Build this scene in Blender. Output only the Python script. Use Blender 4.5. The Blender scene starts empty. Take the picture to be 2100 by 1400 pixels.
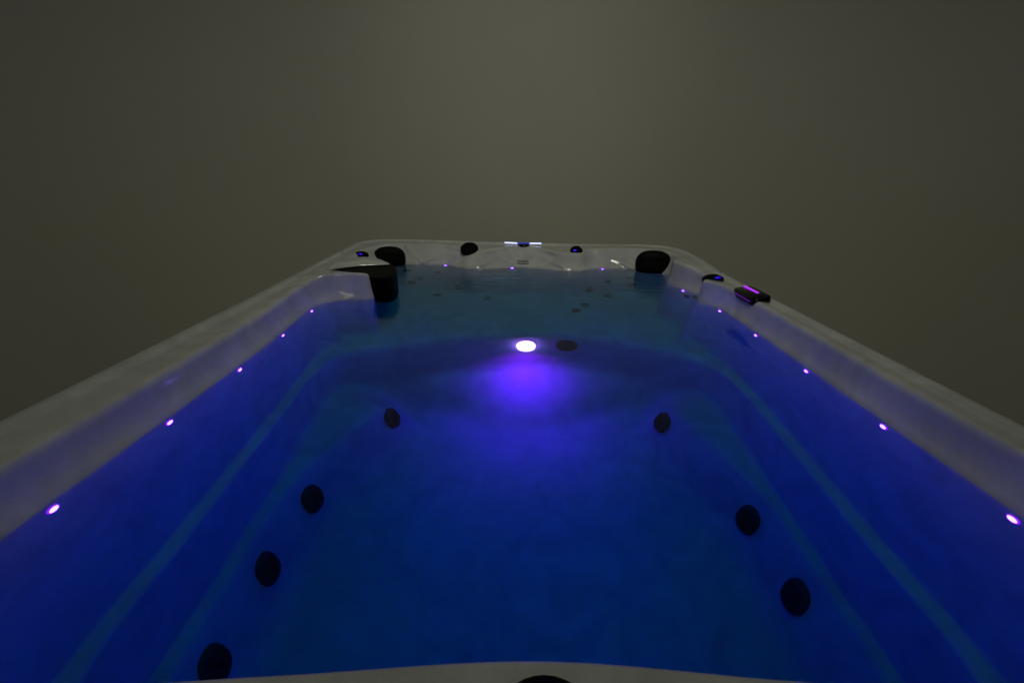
import bpy, bmesh, math, random
from mathutils import Vector, Matrix
from mathutils.bvhtree import BVHTree

random.seed(7)
scene = bpy.context.scene
COL = scene.collection

# ------------------------------------------------------------------ camera
CAM_H = 0.615
PITCH = math.atan(358 / 933.33)
cam = bpy.data.cameras.new('camera')
cam.sensor_width = 36.0
cam.lens = 16.0
cam.clip_start = 0.02
cam.clip_end = 200.0
cam_ob = bpy.data.objects.new('camera', cam)
COL.objects.link(cam_ob)
cam_ob.matrix_world = (Matrix.Translation((0, 0, CAM_H)) @ Matrix.Rotation(math.pi / 2 - PITCH, 4, 'X')
                       @ Matrix.Rotation(math.radians(0.5), 4, 'Z'))
scene.camera = cam_ob

# ------------------------------------------------------------------ world: the dim air of an unlit room
world = bpy.data.worlds.new('World')
scene.world = world
world.use_nodes = True
bg = world.node_tree.nodes['Background']
bg.inputs['Color'].default_value = (0.93, 1.0, 0.86, 1)
bg.inputs['Strength'].default_value = 0.010

# ------------------------------------------------------------------ lamps of the room (behind and above the camera)
def area(name, loc, target, sx, sy, power, color, spread=180):
    l = bpy.data.lights.new(name, 'AREA')
    l.shape = 'RECTANGLE'
    l.size, l.size_y = sx, sy
    l.energy = power
    l.color = color
    l.spread = math.radians(spread)
    o = bpy.data.objects.new(name, l)
    COL.objects.link(o)
    o.location = loc
    d = Vector(target) - Vector(loc)
    o.rotation_euler = d.to_track_quat('-Z', 'Y').to_euler()
    return o
area('room_lamp', (0.1, 0.8, 4.3), (0.12, 3.2, 0.0), 1.0, 0.9, 13.6, (0.98, 1.0, 0.80), 98)
area('far_lamp', (0.2, -4.2, 1.5), (0.15, 4.2, 0.9), 1.2, 0.8, 1.4, (0.98, 1.0, 0.80), 80)
for lx, ly, lz in ((-0.75, -1.0, 2.0), (0.05, -1.3, 2.2), (0.95, -1.0, 2.0)):
    area('spot_lamp', (lx, ly, lz), (lx * 0.6, 3.0, 0.1), 0.07, 0.035, 0.22, (1.0, 0.97, 0.9))

# ------------------------------------------------------------------ exposure and render settings
scene.view_settings.view_transform = 'Standard'
scene.view_settings.look = 'None'
scene.view_settings.exposure = 0.0
scene.view_settings.gamma = 1.0
scene.view_settings.use_curve_mapping = False
scene.render.engine = 'CYCLES'
cy = scene.cycles
cy.use_denoising = True
cy.max_bounces = 9
cy.diffuse_bounces = 3
cy.glossy_bounces = 4
cy.transmission_bounces = 8
cy.sample_clamp_indirect = 12.0
cy.caustics_reflective = True
cy.caustics_refractive = True
cy.blur_glossy = 0.5

# ------------------------------------------------------------------ materials
MAT = {}
def mat(name):
    m = bpy.data.materials.new(name)
    m.use_nodes = True
    MAT[name] = m
    return m, m.node_tree.nodes, m.node_tree.links, m.node_tree.nodes['Principled BSDF']

def simple(name, col, rough, metal=0.0, bump=0.0, scale=60.0, var=0.15, coat=0.0, spec=0.5):
    m, N, L, p = mat(name)
    p.inputs['Specular IOR Level'].default_value = spec
    p.inputs['Metallic'].default_value = metal
    p.inputs['Coat Weight'].default_value = coat
    tc = N.new('ShaderNodeTexCoord')
    no = N.new('ShaderNodeTexNoise')
    no.inputs['Scale'].default_value = scale
    no.inputs['Detail'].default_value = 4
    L.new(tc.outputs['Object'], no.inputs['Vector'])
    mx = N.new('ShaderNodeMix'); mx.data_type = 'RGBA'
    mx.inputs['A'].default_value = tuple(c * (1 - var) for c in col) + (1,)
    mx.inputs['B'].default_value = tuple(min(1, c * (1 + var)) for c in col) + (1,)
    L.new(no.outputs['Fac'], mx.inputs['Factor'])
    L.new(mx.outputs['Result'], p.inputs['Base Color'])
    mr = N.new('ShaderNodeMapRange')
    mr.inputs['To Min'].default_value = rough * 0.85
    mr.inputs['To Max'].default_value = min(1, rough * 1.15)
    L.new(no.outputs['Fac'], mr.inputs['Value'])
    L.new(mr.outputs['Result'], p.inputs['Roughness'])
    if bump:
        b = N.new('ShaderNodeBump')
        b.inputs['Strength'].default_value = bump
        b.inputs['Distance'].default_value = 0.002
        L.new(no.outputs['Fac'], b.inputs['Height'])
        L.new(b.outputs['Normal'], p.inputs['Normal'])
    return m

simple('black_plastic', (0.003, 0.003, 0.0033), 0.5, bump=0.05, spec=0.04)
simple('black_gloss', (0.003, 0.003, 0.0035), 0.12, spec=0.25)
simple('jet_plastic', (0.045, 0.045, 0.05), 0.25, spec=0.06)
simple('foam', (0.004, 0.004, 0.0043), 0.6, bump=0.15, scale=240, spec=0.08)
simple('steel', (0.03, 0.03, 0.034), 0.22, metal=0.0, spec=0.1)
simple('cabinet', (0.08, 0.075, 0.07), 0.6, bump=0.2, scale=30)
simple('floor_grey', (0.28, 0.27, 0.25), 0.6, bump=0.1, scale=20)
simple('print_black', (0.01, 0.01, 0.012), 0.4)
simple('badge_silver', (0.55, 0.55, 0.56), 0.3)

def acrylic():
    m, N, L, p = mat('acrylic')
    tc = N.new('ShaderNodeTexCoord')
    n1 = N.new('ShaderNodeTexNoise')
    n1.inputs['Scale'].default_value = 5.0; n1.inputs['Detail'].default_value = 7
    n1.inputs['Distortion'].default_value = 1.6
    n2 = N.new('ShaderNodeTexNoise')
    n2.inputs['Scale'].default_value = 190.0; n2.inputs['Detail'].default_value = 2
    L.new(tc.outputs['Object'], n1.inputs['Vector']); L.new(tc.outputs['Object'], n2.inputs['Vector'])
    r1 = N.new('ShaderNodeValToRGB')
    e = r1.color_ramp.elements
    e[0].position = 0.30; e[0].color = (0.44, 0.44, 0.45, 1)
    e[1].position = 0.66; e[1].color = (0.58, 0.58, 0.58, 1)
    L.new(n1.outputs['Fac'], r1.inputs['Fac'])
    r2 = N.new('ShaderNodeValToRGB')
    e = r2.color_ramp.elements
    e[0].position = 0.40; e[0].color = (0.95, 0.95, 0.955, 1)
    e[1].position = 0.62; e[1].color = (1, 1, 1, 1)
    L.new(n2.outputs['Fac'], r2.inputs['Fac'])
    mx = N.new('ShaderNodeMix'); mx.data_type = 'RGBA'; mx.blend_type = 'MULTIPLY'
    mx.inputs['Factor'].default_value = 1.0
    L.new(r1.outputs['Color'], mx.inputs['A']); L.new(r2.outputs['Color'], mx.inputs['B'])
    L.new(mx.outputs['Result'], p.inputs['Base Color'])
    p.inputs['Roughness'].default_value = 0.07
    p.inputs['IOR'].default_value = 1.49
    ge = N.new('ShaderNodeNewGeometry'); sz = N.new('ShaderNodeSeparateXYZ')
    L.new(ge.outputs['Position'], sz.inputs['Vector'])
    wet = N.new('ShaderNodeMapRange')
    wet.inputs['From Min'].default_value = -0.002; wet.inputs['From Max'].default_value = 0.0
    wet.inputs['To Min'].default_value = 0.03; wet.inputs['To Max'].default_value = 0.5
    L.new(sz.outputs['Z'], wet.inputs['Value']); L.new(wet.outputs['Result'], p.inputs['Specular IOR Level'])
    n3 = N.new('ShaderNodeTexNoise'); n3.inputs['Scale'].default_value = 14.0
    L.new(tc.outputs['Object'], n3.inputs['Vector'])
    b = N.new('ShaderNodeBump'); b.inputs['Strength'].default_value = 0.05; b.inputs['Distance'].default_value = 0.01
    L.new(n3.outputs['Fac'], b.inputs['Height']); L.new(b.outputs['Normal'], p.inputs['Normal'])
    return m
acrylic()

def wall_paint():
    m, N, L, p = mat('wall_paint')
    tc = N.new('ShaderNodeTexCoord')
    n1 = N.new('ShaderNodeTexNoise'); n1.inputs['Scale'].default_value = 1.3; n1.inputs['Detail'].default_value = 5
    n2 = N.new('ShaderNodeTexNoise'); n2.inputs['Scale'].default_value = 260; n2.inputs['Detail'].default_value = 3
    L.new(tc.outputs['Object'], n1.inputs['Vector']); L.new(tc.outputs['Object'], n2.inputs['Vector'])
    mx = N.new('ShaderNodeMix'); mx.data_type = 'RGBA'
    mx.inputs['A'].default_value = (0.57, 0.555, 0.485, 1)
    mx.inputs['B'].default_value = (0.62, 0.605, 0.53, 1)
    L.new(n1.outputs['Fac'], mx.inputs['Factor'])
    L.new(mx.outputs['Result'], p.inputs['Base Color'])
    p.inputs['Roughness'].default_value = 0.85
    p.inputs['Specular IOR Level'].default_value = 0.2
    b = N.new('ShaderNodeBump'); b.inputs['Strength'].default_value = 0.25; b.inputs['Distance'].default_value = 0.003
    L.new(n2.outputs['Fac'], b.inputs['Height']); L.new(b.outputs['Normal'], p.inputs['Normal'])
wall_paint()

def water_mat():
    m, N, L, p = mat('pool_water')
    N.remove(p)
    out = N['Material Output']
    rf = N.new('ShaderNodeBsdfRefraction'); gl = N.new('ShaderNodeBsdfGlossy')
    gls = N.new('ShaderNodeBsdfGlass')
    N.remove(rf); N.remove(gl)
    gls.inputs['IOR'].default_value = 1.333
    gls.inputs['Roughness'].default_value = 0.0
    gls.inputs['Color'].default_value = (1, 1, 1, 1)
    L.new(gls.outputs['BSDF'], out.inputs['Surface'])
    va = N.new('ShaderNodeVolumeAbsorption')
    va.inputs['Color'].default_value = (0.0, 0.785, 0.95, 1)
    va.inputs['Density'].default_value = 2.4
    L.new(va.outputs['Volume'], out.inputs['Volume'])
    # faint ripples, livelier over the far seats where the jets stir the water
    tc = N.new('ShaderNodeTexCoord')
    mp = N.new('ShaderNodeMapping'); mp.inputs['Scale'].default_value = (2.2, 9.0, 1.0)
    L.new(tc.outputs['Object'], mp.inputs['Vector'])
    no = N.new('ShaderNodeTexNoise'); no.inputs['Scale'].default_value = 2.6; no.inputs['Detail'].default_value = 3
    L.new(mp.outputs['Vector'], no.inputs['Vector'])
    sp = N.new('ShaderNodeSeparateXYZ'); L.new(tc.outputs['Object'], sp.inputs['Vector'])
    mr = N.new('ShaderNodeMapRange'); mr.interpolation_type = 'SMOOTHSTEP'
    mr.inputs['From Min'].default_value = 1.7; mr.inputs['From Max'].default_value = 2.5
    mr.inputs['To Min'].default_value = 0.02; mr.inputs['To Max'].default_value = 0.9
    L.new(sp.outputs['Y'], mr.inputs['Value'])
    b = N.new('ShaderNodeBump'); b.inputs['Distance'].default_value = 0.006
    L.new(mr.outputs['Result'], b.inputs['Strength'])
    L.new(no.outputs['Fac'], b.inputs['Height']); L.new(b.outputs['Normal'], gls.inputs['Normal'])
water_mat()

def emit(name, col, strength, base=0.3):
    m, N, L, p = mat(name)
    p.inputs['Base Color'].default_value = (base, base, base, 1)
    p.inputs['Roughness'].default_value = 0.2
    p.inputs['Emission Color'].default_value = tuple(col) + (1,)
    p.inputs['Emission Strength'].default_value = strength
    return m
emit('led_core', (0.20, 0.055, 1.0), 17.0)
emit('led_far', (0.22, 0.06, 1.0), 12.0)
emit('led_halo', (0.20, 0.001, 1.0), 1.3)  # violet glare halo round each LED, painted as emission on its bezel
emit('flood_core', (1.0, 0.105, 0.50), 20.0)
emit('bar_white', (0.55, 0.62, 1.0), 1.5)
emit('bar_blue', (0.0, 0.012, 1.0), 0.55, 0.01)
emit('knob_blue', (0.02, 0.0, 1.0), 0.50, 0.005)
emit('strip_magenta', (0.50, 0.03, 1.0), 0.95, 0.02)
emit('strip_reflection', (0.42, 0.0, 1.0), 0.20, 0.02)  # reflected magenta glow, painted as weak emission

# ------------------------------------------------------------------ object helpers
WM = {}
def link(name, mesh, material, parent=None, M=None, label=None):
    o = bpy.data.objects.new(name, mesh)
    COL.objects.link(o)
    M = M or Matrix.Identity(4)
    if material is not None and mesh is not None and not mesh.materials:
        mesh.materials.append(MAT[material])
    if parent is not None:
        o.parent = parent
        o.matrix_parent_inverse = WM[parent.name].inverted()
    o.matrix_basis = M
    WM[o.name] = M.copy()
    if label:
        o['label'] = label
    return o

def mesh_from(name, vs, fs, smooth=True):
    me = bpy.data.meshes.new(name)
    me.from_pydata([tuple(v) for v in vs], [], fs)
    me.validate()
    bm = bmesh.new(); bm.from_mesh(me)
    bmesh.ops.recalc_face_normals(bm, faces=bm.faces)
    bm.to_mesh(me); bm.free()
    if smooth:
        for p in me.polygons:
            p.use_smooth = True
    return me

def lathe(name, prof, n=32, sx=1.0, sy=1.0, power=2.0, lobes=0, lobe_amp=0.0):
    """prof: (r, z) from the bottom centre to the top centre; superellipse plan."""
    vs, fs = [], []
    for r, z in prof:
        for i in range(n):
            a = 2 * math.pi * i / n
            c, s = math.cos(a), math.sin(a)
            k = (abs(c) ** power + abs(s) ** power) ** (-1 / power)
            rr = r * (1 + lobe_amp * math.cos(lobes * a))
            vs.append((rr * k * c * sx, rr * k * s * sy, z))
    m = len(prof)
    for j in range(m - 1):
        for i in range(n):
            k = (i + 1) % n
            fs.append((j * n + i, j * n + k, (j + 1) * n + k, (j + 1) * n + i))
    fs.append(tuple(range(n))[::-1])
    fs.append(tuple((m - 1) * n + i for i in range(n)))
    return mesh_from(name, vs, fs)

def box_mesh(name, sx, sy, sz, bevel=0.0, seg=3, smooth=True):
    bm = bmesh.new()
    bmesh.ops.create_cube(bm, size=1.0)
    for v in bm.verts:
        v.co = Vector((v.co.x * sx, v.co.y * sy, v.co.z * sz))
    if bevel:
        bmesh.ops.bevel(bm, geom=bm.edges[:], offset=bevel, segments=seg, profile=0.5, affect='EDGES')
    me = bpy.data.meshes.new(name)
    bm.to_mesh(me); bm.free()
    if smooth:
        for p in me.polygons:
            p.use_smooth = True
    return me

def frame(pos, normal, up=(0, 0, 1), roll=0.0):
    z = Vector(normal).normalized()
    u = Vector(up)
    x = u.cross(z)
    if x.length < 1e-4:
        x = Vector((1, 0, 0))
    x.normalize()
    y = z.cross(x)
    M = Matrix((x, y, z)).transposed().to_4x4()
    M.translation = Vector(pos)
    return M @ Matrix.Rotation(roll, 4, 'Z')

# ------------------------------------------------------------------ structure: walls and floor
def slab(name, lo, hi, material):
    c = [(a + b) / 2 for a, b in zip(lo, hi)]
    me = box_mesh(name, hi[0] - lo[0], hi[1] - lo[1], hi[2] - lo[2], smooth=False)
    o = link(name, me, material, None, Matrix.Translation(c))
    o['kind'] = 'structure'
    return o
FLOOR_Z = -1.12
slab('floor', (-3.4, -1.5, FLOOR_Z - 0.1), (3.6, 4.55, FLOOR_Z), 'floor_grey')
# one plastered wall that runs round the far end with wide rounded corners
def curved_wall():
    R = 1.5
    xl, xr, yb = -3.05, 3.25, 4.40
    path = [(xl, y) for y in (-1.2, 0.5, 2.0)]
    for q in range(0, 25):
        a = math.pi - math.pi / 2 * q / 24
        path.append((xl + R + R * math.cos(a), yb - R + R * math.sin(a)))
    for q in range(0, 25):
        a = math.pi / 2 - math.pi / 2 * q / 24
        path.append((xr - R + R * math.cos(a), yb - R + R * math.sin(a)))
    path += [(xr, y) for y in (2.0, 0.5, -1.2)]
    vs, fs = [], []
    n = len(path)
    for i, (x, y) in enumerate(path):
        a = Vector(path[max(0, i - 1)]); b = Vector(path[min(n - 1, i + 1)])
        d = (b - a).normalized(); nrm = Vector((-d.y, d.x)) * .12
        vs += [(x, y, FLOOR_Z), (x, y, 4.4), (x + nrm.x, y + nrm.y, 4.4), (x + nrm.x, y + nrm.y, FLOOR_Z)]
    for i in range(n - 1):
        for q in range(4):
            fs.append((i * 4 + q, i * 4 + (q + 1) % 4, (i + 1) * 4 + (q + 1) % 4, (i + 1) * 4 + q))
    fs.append((0, 1, 2, 3)); fs.append(tuple((n - 1) * 4 + q for q in range(4)))
    me = mesh_from('wall_back', vs, fs, smooth=False)
    for p in me.polygons:
        p.use_smooth = abs(p.normal.z) < .5
    e = {tuple(sorted(k)) for k in ()}
    o = link('wall_back', me, 'wall_paint')
    o['kind'] = 'structure'
    o.data.set_sharp_from_angle(angle=math.radians(40))
curved_wall()

# ------------------------------------------------------------------ the swim spa
spa = bpy.data.objects.new('swim_spa', None)
COL.objects.link(spa)
spa.location = (0.02, 1.68, FLOOR_Z)
WM['swim_spa'] = Matrix.Translation(spa.location)
spa['label'] = 'long white acrylic swim spa full of blue-lit water, with black fittings'
spa['category'] = 'swim spa'

# stations round the tub: waterline W(x,y), inner rim edge A(x,y,z), outer rim edge O(x,y,z)
ST = [
 ((.035,.385),(.035,.360,.100),(.035,-.03,.10)),
 ((-.25,.370),(-.25,.342,.100),(-.30,-.03,.10)),
 ((-.55,.350),(-.56,.323,.100),(-.65,-.03,.10)),
 ((-.76,.360),(-.79,.330,.100),(-.92,.00,.10)),
 ((-.86,.460),(-.89,.450,.100),(-1.06,.12,.10)),
 ((-.886,.62),(-.918,.62,.100),(-1.10,.33,.10)),
 ((-.888,.90),(-.920,.90,.100),(-1.10,.75,.10)),
 ((-.888,1.25),(-.920,1.25,.100),(-1.10,1.2,.10)),
 ((-.893,1.55),(-.925,1.55,.100),(-1.10,1.55,.10)),
 ((-.908,1.80),(-.940,1.80,.101),(-1.10,1.80,.10)),
 ((-.920,1.98),(-.952,1.99,.106),(-1.10,2.00,.102)),
 ((-.900,2.08),(-.925,2.10,.120),(-1.10,2.10,.103)),
 ((-.850,2.125),(-.862,2.145,.134),(-1.10,2.18,.104)),
 ((-.780,2.150),(-.785,2.164,.134),(-1.10,2.24,.104)),
 ((-.708,2.165),(-.712,2.177,.128),(-1.10,2.30,.105)),
 ((-.686,2.187),(-.700,2.197,.122),(-1.10,2.34,.105)),
 ((-.72,2.25),(-.80,2.235,.117),(-1.10,2.42,.106)),
 ((-.80,2.35),(-.93,2.310,.114),(-1.10,2.50,.107)),
 ((-.84,2.50),(-.955,2.50,.112),(-1.10,2.65,.108)),
 ((-.85,2.70),(-.95,2.72,.113),(-1.10,2.85,.110)),
 ((-.85,2.88),(-.93,2.95,.117),(-1.10,3.05,.113)),
 ((-.82,2.97),(-.87,3.08,.119),(-1.085,3.25,.115)),
 ((-.76,3.01),(-.78,3.14,.119),(-.98,3.37,.114)),
 ((-.66,3.03),(-.67,3.15,.117),(-.80,3.40,.112)),
 ((-.55,3.03),(-.55,3.15,.116),(-.60,3.40,.109)),
 ((-.44,3.01),(-.44,3.13,.113),(-.46,3.40,.107)),
 ((-.36,2.955),(-.36,3.07,.107),(-.36,3.40,.105)),
 ((-.29,2.905),(-.29,2.99,.098),(-.28,3.395,.103)),
 ((-.22,2.898),(-.22,2.99,.098),(-.20,3.39,.102)),
 ((-.13,2.912),(-.13,3.06,.104),(-.12,3.385,.100)),
 ((.06,2.955),(.06,3.14,.112),(.06,3.38,.098)),
 ((.22,2.905),(.22,3.05,.104),(.22,3.375,.097)),
 ((.31,2.866),(.31,2.96,.098),(.31,3.37,.096)),
 ((.375,2.853),(.38,2.94,.097),(.38,3.37,.096)),
 ((.44,2.868),(.44,2.96,.098),(.44,3.365,.096)),
 ((.50,2.91),(.50,3.03,.104),(.50,3.365,.096)),
 ((.60,2.94),(.60,3.07,.109),(.60,3.36,.096)),
 ((.72,2.94),(.73,3.08,.111),(.75,3.36,.097)),
 ((.83,2.92),(.85,3.06,.112),(.92,3.34,.099)),
 ((.91,2.86),(.95,2.98,.114),(1.05,3.25,.106)),
 ((.95,2.77),(1.00,2.86,.117),(1.11,3.10,.114)),
 ((.945,2.66),(.99,2.72,.122),(1.125,2.92,.119)),
 ((.90,2.60),(.94,2.63,.130),(1.125,2.78,.119)),
 ((.883,2.56),(.905,2.575,.134),(1.125,2.68,.117)),
 ((.888,2.52),(.90,2.53,.134),(1.12,2.58,.112)),
 ((.911,2.45),(.94,2.455,.126),(1.12,2.48,.108)),
 ((.945,2.37),(.98,2.37,.110),(1.12,2.40,.104)),
 ((.962,2.30),(1.0,2.30,.100),(1.12,2.30,.101)),
 ((.945,2.23),(.975,2.235,.102),(1.12,2.22,.100)),
 ((.915,2.185),(.93,2.195,.111),(1.12,2.16,.100)),
 ((.918,2.150),(.925,2.155,.114),(1.12,2.10,.100)),
 ((.95,2.11),(.96,2.115,.111),(1.12,2.05,.100)),
 ((.972,2.06),(.992,2.06,.104),(1.12,1.98,.100)),
 ((.98,1.95),(1.01,1.95,.100),(1.12,1.85,.100)),
 ((.98,1.70),(1.012,1.70,.100),(1.12,1.65,.100)),
 ((.979,1.45),(1.01,1.45,.100),(1.12,1.42,.100)),
 ((.974,1.10),(1.004,1.10,.100),(1.12,1.05,.100)),
 ((.972,.85),(1.002,.85,.100),(1.12,.70,.100)),
 ((.968,.62),(1.0,.62,.100),(1.12,.33,.100)),
 ((.945,.46),(.97,.45,.100),(1.08,.12,.100)),
 ((.845,.36),(.875,.33,.100),(.95,.00,.100)),
 ((.63,.350),(.64,.323,.100),(.70,-.03,.100)),
 ((.32,.370),(.32,.340,.100),(.36,-.03,.100)),
]
S_PTS = [(.04,.42),(-.30,.41),(-.60,.40),(-.77,.46),(-.825,.62),(-.828,.9),(-.83,1.2),(-.832,1.5),(-.83,1.75),(-.80,1.90),(-.70,1.975),
         (-.53,2.05),(-.36,2.115),(-.15,2.17),(.07,2.19),(.30,2.185),(.50,2.13),(.68,2.03),(.82,1.91),(.89,1.80),(.915,1.65),(.915,1.4),
         (.912,1.1),(.908,.9),(.905,.62),(.86,.46),(.68,.40),(.36,.41)]
E_PTS = [(.04,.47),(-.30,.46),(-.57,.46),(-.72,.53),(-.77,.70),(-.772,.95),(-.765,1.2),(-.715,1.42),(-.605,1.65),(-.535,1.86),(-.52,1.93),
         (-.42,1.95),(-.30,1.935),(-.17,1.90),(-.05,1.88),(.07,1.872),(.19,1.88),(.31,1.90),(.44,1.935),(.56,1.95),(.655,1.93),(.675,1.86),(.725,1.65),(.80,1.42),(.85,1.2),(.858,.95),
         (.855,.70),(.80,.53),(.65,.46),(.36,.46)]
F_PTS = [(.04,.55),(-.27,.54),(-.50,.54),(-.64,.62),(-.69,.80),(-.69,.98),(-.685,1.18),(-.625,1.40),(-.51,1.65),(-.44,1.79),(-.43,1.845),
         (-.35,1.855),(-.25,1.84),(-.15,1.80),(-.05,1.785),(.07,1.78),(.19,1.785),(.29,1.80),(.39,1.84),(.49,1.855),(.57,1.845),(.585,1.79),(.635,1.65),(.715,1.40),(.77,1.18),(.775,.98),
         (.775,.80),(.725,.62),(.58,.54),(.33,.54)]
CX, CYY = 0.05, 1.55

def catmull(pts, sub):
    n = len(pts); out = []
    P = [Vector(p) for p in pts]
    for i in range(n):
        p0, p1, p2, p3 = P[i - 1], P[i], P[(i + 1) % n], P[(i + 2) % n]
        # centripetal knots keep tight corners from overshooting
        d = lambda a, b: max((a - b).length, 1e-5) ** 0.5
        t1 = d(p0, p1); t2 = t1 + d(p1, p2); t3 = t2 + d(p2, p3)
        for k in range(sub):
            t = t1 + (t2 - t1) * k / sub
            A1 = p0 * ((t1 - t) / t1) + p1 * (t / t1)
            A2 = p1 * ((t2 - t) / (t2 - t1)) + p2 * ((t - t1) / (t2 - t1))
            A3 = p2 * ((t3 - t) / (t3 - t2)) + p3 * ((t - t2) / (t3 - t2))
            B1 = A1 * ((t2 - t) / t2) + A2 * (t / t2)
            B2 = A2 * ((t3 - t) / (t3 - t1)) + A3 * ((t - t1) / (t3 - t1))
            out.append(B1 * ((t2 - t) / (t2 - t1)) + B2 * ((t - t1) / (t2 - t1)))
    return out

SUB = 14
Wc = catmull([s[0] for s in ST], SUB)
Ac = catmull([s[1] for s in ST], SUB)
Oc = catmull([s[2] for s in ST], SUB)
NT = len(Wc)

def polar_table(pts):
    c = catmull(pts, 24)
    tab = sorted((math.atan2(p.y - CYY, p.x - CX), math.hypot(p.x - CX, p.y - CYY)) for p in c)
    return tab
def polar_eval(tab, a):
    import bisect
    keys = tab
    i = bisect.bisect_left(keys, (a, 0))
    hi = keys[i % len(keys)]; lo = keys[i - 1]
    ha = hi[0] + (2 * math.pi if i >= len(keys) else 0)
    la = lo[0] - (2 * math.pi if i == 0 else 0)
    f = (a - la) / max(ha - la, 1e-9)
    r = lo[1] * (1 - f) + hi[1] * f
    return Vector((CX + r * math.cos(a), CYY + r * math.sin(a)))
TS, TE, TF = polar_table(S_PTS), polar_table(E_PTS), polar_table(F_PTS)

def sstep(a, b, x):
    t = max(0.0, min(1.0, (x - a) / (b - a)))
    return t * t * (3 - 2 * t)

Z_SEAT, Z_STEP, Z_FLOOR = -0.50, -0.755, -1.0
def keys_at(i):
    W, A, O = Wc[i], Ac[i], Oc[i]
    ang = math.atan2(W.y - CYY, W.x - CX)
    S, E, F = polar_eval(TS, ang), polar_eval(TE, ang), polar_eval(TF, ang)
    out = (Vector((O.x, O.y)) - Vector((A.x, A.y)))
    wid = max(out.length, 1e-4); od = out / wid
    dS = (S - W); lS = max(dS.length, 1e-4)
    back = sstep(1.7, 2.1, W.y)
    inset = min(0.10, 0.36 * lS)
    if W.x < -.55:
        inset *= 1 - .85 * sstep(2.05, 2.13, W.y) * (1 - sstep(2.45, 2.65, W.y))
    K2 = W + dS * (inset / lS)
    K1 = W + (K2 - W) * 0.45
    lE = max((E - S).length, 1e-4)
    K4 = S + (E - S) * (min(.025, .32 * lE) / lE)
    v3 = lambda p, z: Vector((p.x, p.y, z))
    ctr = sstep(1.72, 1.925, E.y)
    a2 = Vector((A.x, A.y)); o2 = Vector((O.x, O.y))
    ks = []
    ks.append((v3(o2 + od * .012, O.z - .085), 0, 1))
    ks.append((v3(o2 + od * .012, O.z - .012), .012, 1))
    ks.append((v3(o2 - od * .010, O.z), .012, 2))
    ks.append((v3(o2 - od * min(.046, wid * .30), O.z + .003), .010, 2))
    ks.append((v3(o2 - od * min(.060, wid * .40), (O.z * .6 + A.z * .4) - .008), .012, 4))
    ks.append((v3(a2 + od * min(.006, wid * .2), A.z), .020, 8))
    steep = 1 - sstep(.05, .09, (a2 - W).length)
    ks.append((v3(W + (a2 - W) * (0.5 + .24 * steep), A.z * (0.46 - .12 * steep)), .05, 6))
    ks.append((v3(W, 0.0), .02, 4))
    ks.append((v3(K1, -0.24), .06, 4))
    ks.append((v3(K2, Z_SEAT + .004 - .004 * back), .010 + .040 * back, 4))
    ks.append((v3(S, Z_SEAT - .006 * (1 + back)), .012 + .048 * back, 3))
    side = 1 - sstep(1.25, 1.6, E.y)
    ks.append((v3(K4, Z_STEP + .01 - .006 * side - .10 * ctr), .04 - .030 * side, 6))
    ks.append((v3(E, Z_STEP - .01 + .006 * side - .218 * ctr), .03 + .05 * ctr - .018 * side, 4))
    ks.append((v3(F, Z_FLOOR), .06, 3))
    c2 = Vector((CX, CYY - .1))
    ks.append((v3(c2 + (F - c2) * .6, Z_FLOOR), .01, 2))
    ks.append((v3(c2 + (F - c2) * .03, Z_FLOOR), 0, 0))
    return ks

def round_path(ks, nb=5):
    pts = []
    m = len(ks)
    P = [k[0] for k in ks]
    ends = []
    for j in range(m):
        if j == 0 or j == m - 1:
            ends.append((P[j], P[j], [P[j]])); continue
        a = P[j - 1] - P[j]; b = P[j + 1] - P[j]
        ra = min(ks[j][1], .45 * a.length); rb = min(ks[j][1], .45 * b.length)
        pa = P[j] + a.normalized() * ra; pb = P[j] + b.normalized() * rb
        arc = []
        for q in range(nb):
            t = q / (nb - 1)
            arc.append(pa * (1 - t) ** 2 + P[j] * (2 * t * (1 - t)) + pb * t * t)
        ends.append((pa, pb, arc))
    for j in range(m):
        pts.extend(ends[j][2])
        if j < m - 1:
            n = ks[j][2]
            s, e = ends[j][1], ends[j + 1][0]
            for q in range(1, n + 1):
                pts.append(s + (e - s) * (q / (n + 1)))
    return pts

# moulded creases on the far back wall: (x, z) segments with height
CREASE = [
 ((-.73,.100),(-.62,.018),.006), ((-.60,.008),(-.47,.062),.007), ((-.47,.062),(-.37,.070),.005),
 ((.60,.080),(.77,.004),.007), ((.83,.100),(.71,.045),.005), ((.56,.090),(.60,.080),.005),
 ((-.20,.020),(-.10,.052),.006), ((-.10,.052),(.02,.072),.006), ((.02,.072),(.11,.072),.006), ((.11,.072),(.22,.052),.006), ((.22,.052),(.32,.020),.006),
 ((-.17,.088),(-.06,.100),.005), ((.18,.100),(.28,.088),.005),
]
def seg_dist(px, pz, a, b):
    ax, az = a; bx, bz = b
    dx, dz = bx - ax, bz - az
    t = max(0, min(1, ((px - ax) * dx + (pz - az) * dz) / (dx * dx + dz * dz)))
    return math.hypot(px - ax - t * dx, pz - az - t * dz)

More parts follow.
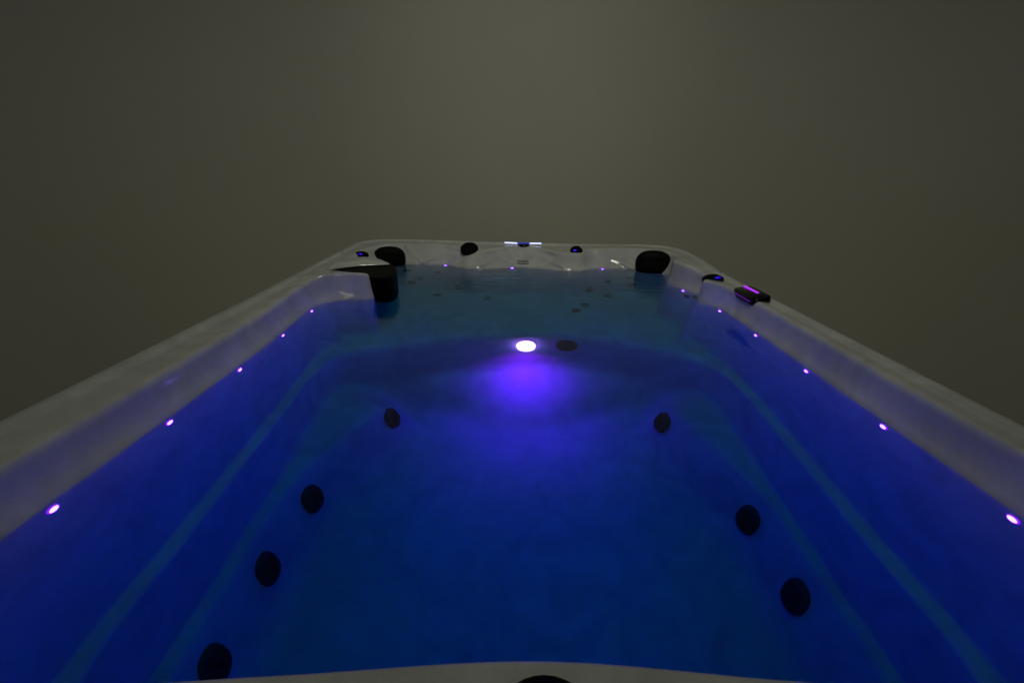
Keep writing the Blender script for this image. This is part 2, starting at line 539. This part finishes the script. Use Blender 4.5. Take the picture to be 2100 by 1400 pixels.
vs, fs = [], []
NP = None
for i in range(NT):
    path = round_path(keys_at(i))
    NP = len(path)
    for p in path:
        if p.y > 2.84 and -.02 < p.z < .125 and p.y < 3.16:
            d = 0.0
            for a, b, h in CREASE:
                q = seg_dist(p.x, p.z, a, b)
                d = max(d, 1.8 * h * math.exp(-(q / .009) ** 2))
            p = p + Vector((0, -d, d * .4))
        vs.append(p)
for i in range(NT):
    k = (i + 1) % NT
    for j in range(NP - 1):
        fs.append((i * NP + j, k * NP + j, k * NP + j + 1, i * NP + j + 1))
fs.append(tuple(i * NP + NP - 1 for i in range(NT)))
shell_me = bpy.data.meshes.new('shell')
shell_me.from_pydata([tuple(v) for v in vs], [], fs)
for p in shell_me.polygons:
    p.use_smooth = True
shell_me.update()
shell = link('shell', shell_me, 'acrylic', spa, label='white marbled acrylic tub shell')
bvh = BVHTree.FromPolygons([tuple(v) for v in vs], fs)

def hit(o, d):
    loc, n, idx, dist = bvh.ray_cast(Vector(o), Vector(d).normalized())
    if loc is None:
        return None
    if n.dot(Vector(d)) > 0:
        n = -n
    return loc, n

# cabinet panels under the rim
for nm, lo, hi in (('cabinet_panel', (-1.08, .12, FLOOR_Z), (-1.05, 3.25, .01)), ('cabinet_panel', (1.07, .12, FLOOR_Z), (1.10, 3.25, .01)),
                   ('cabinet_panel', (-1.00, .0, FLOOR_Z), (1.02, .03, .01)), ('cabinet_panel', (-1.0, 3.32, FLOOR_Z), (1.02, 3.345, .005))):
    c = [(a + b) / 2 for a, b in zip(lo, hi)]
    link(nm, box_mesh(nm, hi[0] - lo[0], hi[1] - lo[1], hi[2] - lo[2], .006, 2, False), 'cabinet', spa, Matrix.Translation(c))

# ------------------------------------------------------------------ water
wv, wf = [], []
ring = []
for i in range(0, NT, 2):
    W, A = Wc[i], Ac[i]
    d = Vector((A.x - W.x, A.y - W.y))
    d = d.normalized() * .010 if d.length > 1e-5 else Vector((0, 0))
    ring.append((W.x + d.x, W.y + d.y))
n = len(ring)
wv = [(x, y, 0.0) for x, y in ring] + [(CX + (x - CX) * 1.005, CYY + (y - CYY) * 1.005, -1.06) for x, y in ring]
for i in range(n):
    k = (i + 1) % n
    wf.append((i, k, n + k, n + i))
wf.append(tuple(range(n))); wf.append(tuple(range(2 * n - 1, n - 1, -1)))
bm = bmesh.new()
bv = [bm.verts.new(v) for v in wv]
for f in wf:
    bm.faces.new([bv[q] for q in f])
bmesh.ops.triangulate(bm, faces=[f for f in bm.faces if len(f.verts) > 4])
bmesh.ops.recalc_face_normals(bm, faces=bm.faces)
wme = bpy.data.meshes.new('water'); bm.to_mesh(wme); bm.free()
water = link('water', wme, 'pool_water')
water['kind'] = 'structure'

# ------------------------------------------------------------------ waterline LED lights
led_lens = lathe('led_lens', [(.0095, .0004), (.0093, .0016), (.0060, .0020), (.001, .0021)], 14)
led_bezel = lathe('led_bezel', [(.0122, -.004), (.0122, .0004), (.0112, .0010), (.0096, .0008)], 20)
LED_W = 0.37
def led(o, d, core='led_core', ring='led_halo'):
    h = hit(o, d)
    if not h:
        return
    M = frame(h[0] + h[1] * .002, h[1] + Vector((0, 0, -.04)))
    b = link('waterline_light', led_bezel.copy(), ring, spa, M)
    link('lens', led_lens.copy(), core, b, M)
    # the diode's narrow beam, thrown level across the tub
    ld = bpy.data.lights.new('led_beam', 'AREA')
    ld.shape = 'DISK'; ld.size = .016
    ld.energy = LED_W * (0.25 if core == 'led_far' else 1.0)
    ld.color = (0.012, 0.006, 1.0)
    ld.spread = math.radians(64)
    lo = bpy.data.objects.new('led_beam', ld)
    COL.objects.link(lo)
    lo.parent = b
    lo.matrix_parent_inverse = WM[b.name].inverted()
    lo.matrix_basis = M @ Matrix.Translation((0, 0, .005)) @ Matrix.Rotation(math.pi, 4, 'X')
for y in (.705, 1.023, 1.348, 1.667, 1.985):
    led((0, y, -.024), (-1, 0, 0))
for y in (.700, 1.032, 1.375, 1.715, 2.040):
    led((0, y, -.024), (1, 0, 0))
led((0, 2.405, -.02), (1, 0, 0), 'led_far')
for x in (-.447, -.004, .584):
    led((x, 2.4, -.012), (0, 1, 0), 'led_far')

# ------------------------------------------------------------------ flood light and suction on the bench front
h = hit((.072, 1.6, -.628), (0, 1, 0))
M = frame(h[0] - h[1] * .004, (0, -.98, .03))
fl = link('flood_light', lathe('flood_light', [(.062, -.035), (.060, .002), (.056, .006), (.050, .007)], 40), 'badge_silver', spa, M,
          label='round underwater light shining violet from the bench front')
link('lens', lathe('flood_lens', [(.048, .004), (.050, .016), (.047, .030), (.035, .042), (.017, .049), (.002, .050)], 24), 'flood_core', fl, M)

# the lamp's beam, thrown forward and down over the footwell
fd = bpy.data.lights.new('flood_beam', 'AREA')
fd.shape = 'DISK'; fd.size = .085
fd.energy = 8.6
fd.color = (1.0, 0.001, 0.37)
fd.spread = math.radians(145)
fo = bpy.data.objects.new('flood_beam', fd)
COL.objects.link(fo)
fo.parent = fl
fo.matrix_parent_inverse = WM[fl.name].inverted()
fo.matrix_basis = Matrix.Translation(M @ Vector((0, 0, .058))) @ Vector((0, -.62, -.78)).to_track_quat('-Z', 'Y').to_matrix().to_4x4()

def suction(name, M, sx, sy, parent, bars=5):
    b = link(name, lathe(name, [(1, -.004), (1, .004), (.93, .012), (.80, .016), (.72, .014)], 40, sx, sy, 2.4), 'jet_plastic', parent, M)
    for q in range(bars):
        f = (q - (bars - 1) / 2) / ((bars - 1) / 2) * .62
        hl = .72 * sy * math.sqrt(max(.05, 1 - f * f))
        me = box_mesh('slat', sx * .14, hl * 1.8, .008, .002, 1)
        link('slat', me, 'jet_plastic', b, M @ Matrix.Translation((f * sx, 0, .0165)))
    hub = lathe('hub', [(.16 * sx, .012), (.16 * sx, .022), (.10 * sx, .026), (.02 * sx, .027)], 18)
    link('hub', hub, 'black_gloss', b, M)
    return b
h = hit((.280, 1.6, -.628), (0, 1, 0))
suction('suction_grille', frame(h[0], h[1]), .055, .055, spa, 3)

# wall suctions low on both long sides
for sgn, (y, z) in [(-1, p) for p in ((1.755, -.868), (1.305, -.870), (1.037, -.868), (.770, -.862))] + \
                   [(1, p) for p in ((1.735, -.872), (1.225, -.872), (.958, -.868))]:
    h = hit((.05 + sgn * .38, y, z), (sgn, 0, 0))
    suction('suction_grille', frame(h[0], h[1]), .044, .058, spa, 5)

# ------------------------------------------------------------------ massage jets on the far seats
jet_body = lathe('jet_body', [(.036, -.004), (.036, .003), (.031, .008), (.024, .008), (.020, .003), (.012, .001)], 26)
jet_eye = lathe('jet_eye', [(.015, .000), (.015, .006), (.010, .010), (.002, .011)], 18)
def jet(o, d, s=1.0):
    h = hit(o, d)
    if not h:
        return
    M = frame(h[0], h[1]) @ Matrix.Scale(s * .85, 4)
    b = link('massage_jet', jet_body, 'jet_plastic', spa, M)
    link('nozzle', jet_eye, 'steel', b, M)
for x, z, k in ((-.70, -.15, .9), (-.62, -.33, .9), (-.665, -.41, 1.0), (-.35, -.43, 1.0), (-.50, -.20, .8),
                (.754, -.21, .9), (.765, -.34, 1.0), (.49, -.43, 1.0), (.62, -.28, .8)):
    jet((x, 2.3, z), (0, 1, 0), k)
for x, y, k in ((-.473, 2.785, 1.0), (-.155, 2.73, .9), (.60, 2.79, 1.0), (.435, 2.62, .9), (.37, 2.52, .9)):
    jet((x, y, -.1), (0, 0, -1), k)
for y, z in ((2.30, -.045), (2.36, -.085)):
    jet((.3, y, z), (1, 0, 0), .85)

# ------------------------------------------------------------------ headrests
def pillow(pos, normal, w, hgt, t):
    prof = []
    for q in range(11):
        a = math.pi / 2 * q / 10
        prof.append((math.cos(a) ** .55 if q < 10 else .02, t * (math.sin(a) ** .8)))
    prof = [(.94, -.02), (.99, -.008)] + prof
    me = lathe('headrest', prof, 48, w / 2, hgt / 2, 2.5)
    M = frame(pos, normal)
    p = link('headrest', me, 'foam', spa, M)
    seam = []
    # a stitched channel across the pad
    me2 = box_mesh('seam', w * .70, .004, .004, .0015, 1)
    link('seam', me2, 'black_plastic', p, M @ Matrix.Translation((0, hgt * .18, t * .97)))
    return p
pillow((-.816, 3.010, .040), (.16, -1, .14), .210, .160, .060)
pillow((.893, 2.885, .046), (-.14, -1, .14), .220, .168, .064)

# ------------------------------------------------------------------ control knobs on the rim
def knob(pos, normal, r, hgt, lit=None, roll=0.0):
    M = frame(pos, normal, (0, 1, 0), roll)
    b = link('control_knob', lathe('control_knob', [(1.12 * r, -.012), (1.12 * r, .002), (1.02 * r, .006)], 32), 'black_plastic', spa, M)
    link('grip', lathe('grip', [(.96 * r, .003), (.98 * r, hgt * .35), (.94 * r, hgt * .60), (.84 * r, hgt * .80), (.62 * r, hgt * .94), (.32 * r, hgt), (.02 * r, hgt * 1.02)], 48, 1, 1, 2.0, 6, .02),
         'black_plastic', b, M)
    if lit:
        me = lathe('glow_window', [(.30 * r, 0), (.30 * r, .0015), (.2 * r, .004), (.02 * r, .005)], 20, 1.2, .8)
        link('glow_window', me, 'knob_blue', b, M @ Matrix.Translation((lit[0] * r, lit[1] * r, hgt * (lit[2] if len(lit) > 2 else .97))))
    return b
def on_rim(x, y, lift=0.0):
    q = hit((x, y, .6), (0, 0, -1))
    return Vector((x, y, q[0].z + lift))
knob(on_rim(-.287, 3.02, .012), (0, -.62, 1), .052, .020)
knob(on_rim(.417, 3.00, .010), (0, -.62, 1), .036, .018, (-.35, -.55))
knob(on_rim(-.930, 2.80, .014), (.1, -.25, 1), .038, .010, (.0, -.4))
knob(on_rim(.995, 2.225, .002), (-.15, -.15, 1), .045, .014, (.3, -.55))
knob((.038, .276, .099), (0, .0, 1), .050, .016)

# ------------------------------------------------------------------ lit bar on the far rim
barM = Matrix.Translation((.076, 3.245, .110))
bar = link('light_bar', box_mesh('light_bar', .060, .035, .016, .004), 'black_plastic', spa, barM @ Matrix.Translation((0, -.01, -.014)),
           label='thin glowing white and blue bar on the far rim')
link('bar_segment', box_mesh('bar_segment', .088, .020, .007, .002), 'bar_white', bar, barM @ Matrix.Translation((-.090, 0, .004)) @ Matrix.Rotation(math.radians(2.2), 4, 'Y'))
link('bar_segment', box_mesh('bar_segment_b', .082, .020, .007, .002), 'bar_white', bar, barM @ Matrix.Translation((.084, 0, .002)))
link('bar_segment', box_mesh('bar_segment_c', .086, .018, .006, .002), 'bar_blue', bar, barM @ Matrix.Translation((0, 0, .001)))
link('spout', lathe('spout', [(.038, -.012), (.040, .0), (.030, .004), (.01, .005)], 28, 1, .6), 'black_gloss', bar, Matrix.Translation(on_rim(.076, 3.15, .006)) @ Matrix.Rotation(math.radians(12), 4, 'X'))

# ------------------------------------------------------------------ control panel on the right rim
pc = Vector((1.046, 1.935, .101))
pM = Matrix.Translation(pc) @ Matrix.Rotation(math.radians(-10), 4, 'Y')
panel = link('control_panel', lathe('control_panel', [(1.0, -.018), (1.0, .006), (.96, .011), (.90, .012)], 48, .043, .100, 5.0), 'black_gloss', spa, pM,
             label='black control panel with a glowing magenta strip')
link('screen', box_mesh('screen', .068, .166, .004, .0015, 2), 'black_gloss', panel, pM @ Matrix.Translation((0, 0, .012)))
link('light_strip', box_mesh('light_strip', .011, .125, .004, .0015, 2), 'strip_magenta', panel, pM @ Matrix.Translation((.012, .030, .0145)))
link('edge_reflection', box_mesh('edge_reflection', .003, .14, .004, .001, 1), 'strip_reflection', panel, pM @ Matrix.Translation((-.0448, -.01, .000)))  # reflected glow along the panel's inner edge, added as a thin emissive sliver

# ------------------------------------------------------------------ filter housing and lid in the left corner
def prism(name, poly, z0, z1, bev, mat_, parent, label=None, dome=0.0):
    bm = bmesh.new()
    lo = [bm.verts.new((x, y, z0)) for x, y in poly]
    hi_ = [bm.verts.new((x, y, z1)) for x, y in poly]
    n = len(poly)
    for i in range(n):
        bm.faces.new((lo[i], lo[(i + 1) % n], hi_[(i + 1) % n], hi_[i]))
    bm.faces.new(lo[::-1]); bm.faces.new(hi_)
    bmesh.ops.recalc_face_normals(bm, faces=bm.faces)
    if bev:
        es = [e for e in bm.edges if all(abs(v.co.z - z1) < 1e-6 for v in e.verts)]
        bmesh.ops.bevel(bm, geom=es, offset=bev, segments=4, profile=.5, affect='EDGES')
    me = bpy.data.meshes.new(name); bm.to_mesh(me); bm.free()
    for p in me.polygons:
        p.use_smooth = len(p.vertices) == 4
    return link(name, me, mat_, parent, label=label)
def smooth_poly(pts, sub=6):
    return [(p.x, p.y) for p in catmull(pts, sub)]
hp = smooth_poly([(-.93, 2.315), (-.82, 2.262), (-.715, 2.205), (-.665, 2.185), (-.615, 2.185), (-.600, 2.21), (-.605, 2.33), (-.64, 2.46), (-.74, 2.56), (-.90, 2.55), (-.95, 2.42)])
house = prism('filter_housing', hp, -.07, .104, .006, 'black_plastic', spa, 'black skimmer housing in the corner beside the headrest')
# lid: a white crescent with a domed top
lid_front = [(-.945, 2.315), (-.90, 2.375), (-.83, 2.425), (-.75, 2.455), (-.675, 2.475)]
lid_back = [(-.955, 2.36), (-.955, 2.50), (-.905, 2.605), (-.81, 2.635), (-.676, 2.482)]
fcur = catmull(lid_front + lid_front[::-1], 8)[:8 * 4 + 1]
bcur = catmull(lid_back + lid_back[::-1], 8)[:8 * 4 + 1]
lv, lf = [], []
NV = 14
for ii, (a, b) in enumerate(zip(fcur, bcur)):
    ue = ii / (len(fcur) - 1)
    taper = min(1, 6 * ue + .15, 2.2 * (1 - ue) + .15)
    for q in range(NV + 1):
        t = q / NV
        p = a * (1 - t) + b * t
        e = (1 - (2 * t - 1) ** 4)
        lv.append((p.x, p.y, .1105 + .022 * e * taper))
    for q in range(NV + 1):
        t = q / NV
        p = a * (1 - t) + b * t
        lv.append((p.x, p.y, .1095))
m = len(fcur); ROW = 2 * (NV + 1)
for i in range(m - 1):
    for q in range(NV):
        lf.append((i * ROW + q, i * ROW + q + 1, (i + 1) * ROW + q + 1, (i + 1) * ROW + q))
        lf.append((i * ROW + NV + 1 + q, (i + 1) * ROW + NV + 1 + q, (i + 1) * ROW + NV + 2 + q, i * ROW + NV + 2 + q))
    for e in (0, NV):
        a, b = i * ROW + e, (i + 1) * ROW + e
        lf.append((a, b, b + NV + 1, a + NV + 1))
for i in (0, m - 1):
    for q in range(NV):
        a = i * ROW + q
        lf.append((a, a + 1, a + 1 + NV + 1, a + NV + 1))
link('filter_lid', mesh_from('filter_lid', lv, lf), 'acrylic', spa, label='white curved lid over the black skimmer housing')

# ------------------------------------------------------------------ badge with lettering on the far wall
h = hit((.067, 2.5, .024), (0, 1, 0))
bn = h[1]
bM = frame(h[0] + bn * .003, bn)
badge = link('badge', box_mesh('badge', .074, .034, .003, .001, 1, False), 'badge_silver', spa, bM, label='small framed badge with dark lettering')
for sx, sy, px_, py_ in ((.074, .0028, 0, .0156), (.074, .0028, 0, -.0156), (.0028, .034, -.0357, 0), (.0028, .034, .0357, 0)):
    link('badge_frame', box_mesh('badge_frame', sx, sy, .002, 0, 1, False), 'print_black', badge, bM @ Matrix.Translation((px_, py_, .0025)))
cu = bpy.data.curves.new('lettering', 'FONT')
cu.body = 'WATERLIFE'
cu.align_x = 'CENTER'; cu.align_y = 'CENTER'
cu.size = .0155; cu.extrude = .0005; cu.offset = .0008
tob = bpy.data.objects.new('lettering_tmp', cu)
COL.objects.link(tob)
bpy.context.view_layer.update()
tme = bpy.data.meshes.new_from_object(tob.evaluated_get(bpy.context.evaluated_depsgraph_get()))
bpy.data.objects.remove(tob)
xs = [v.co.x for v in tme.vertices]
k = .060 / max(1e-6, max(xs) - min(xs))
for v in tme.vertices:
    v.co.x *= k
tme.name = 'lettering'
link('lettering', tme, 'print_black', badge, bM @ Matrix.Translation((0, .001, .0026)))
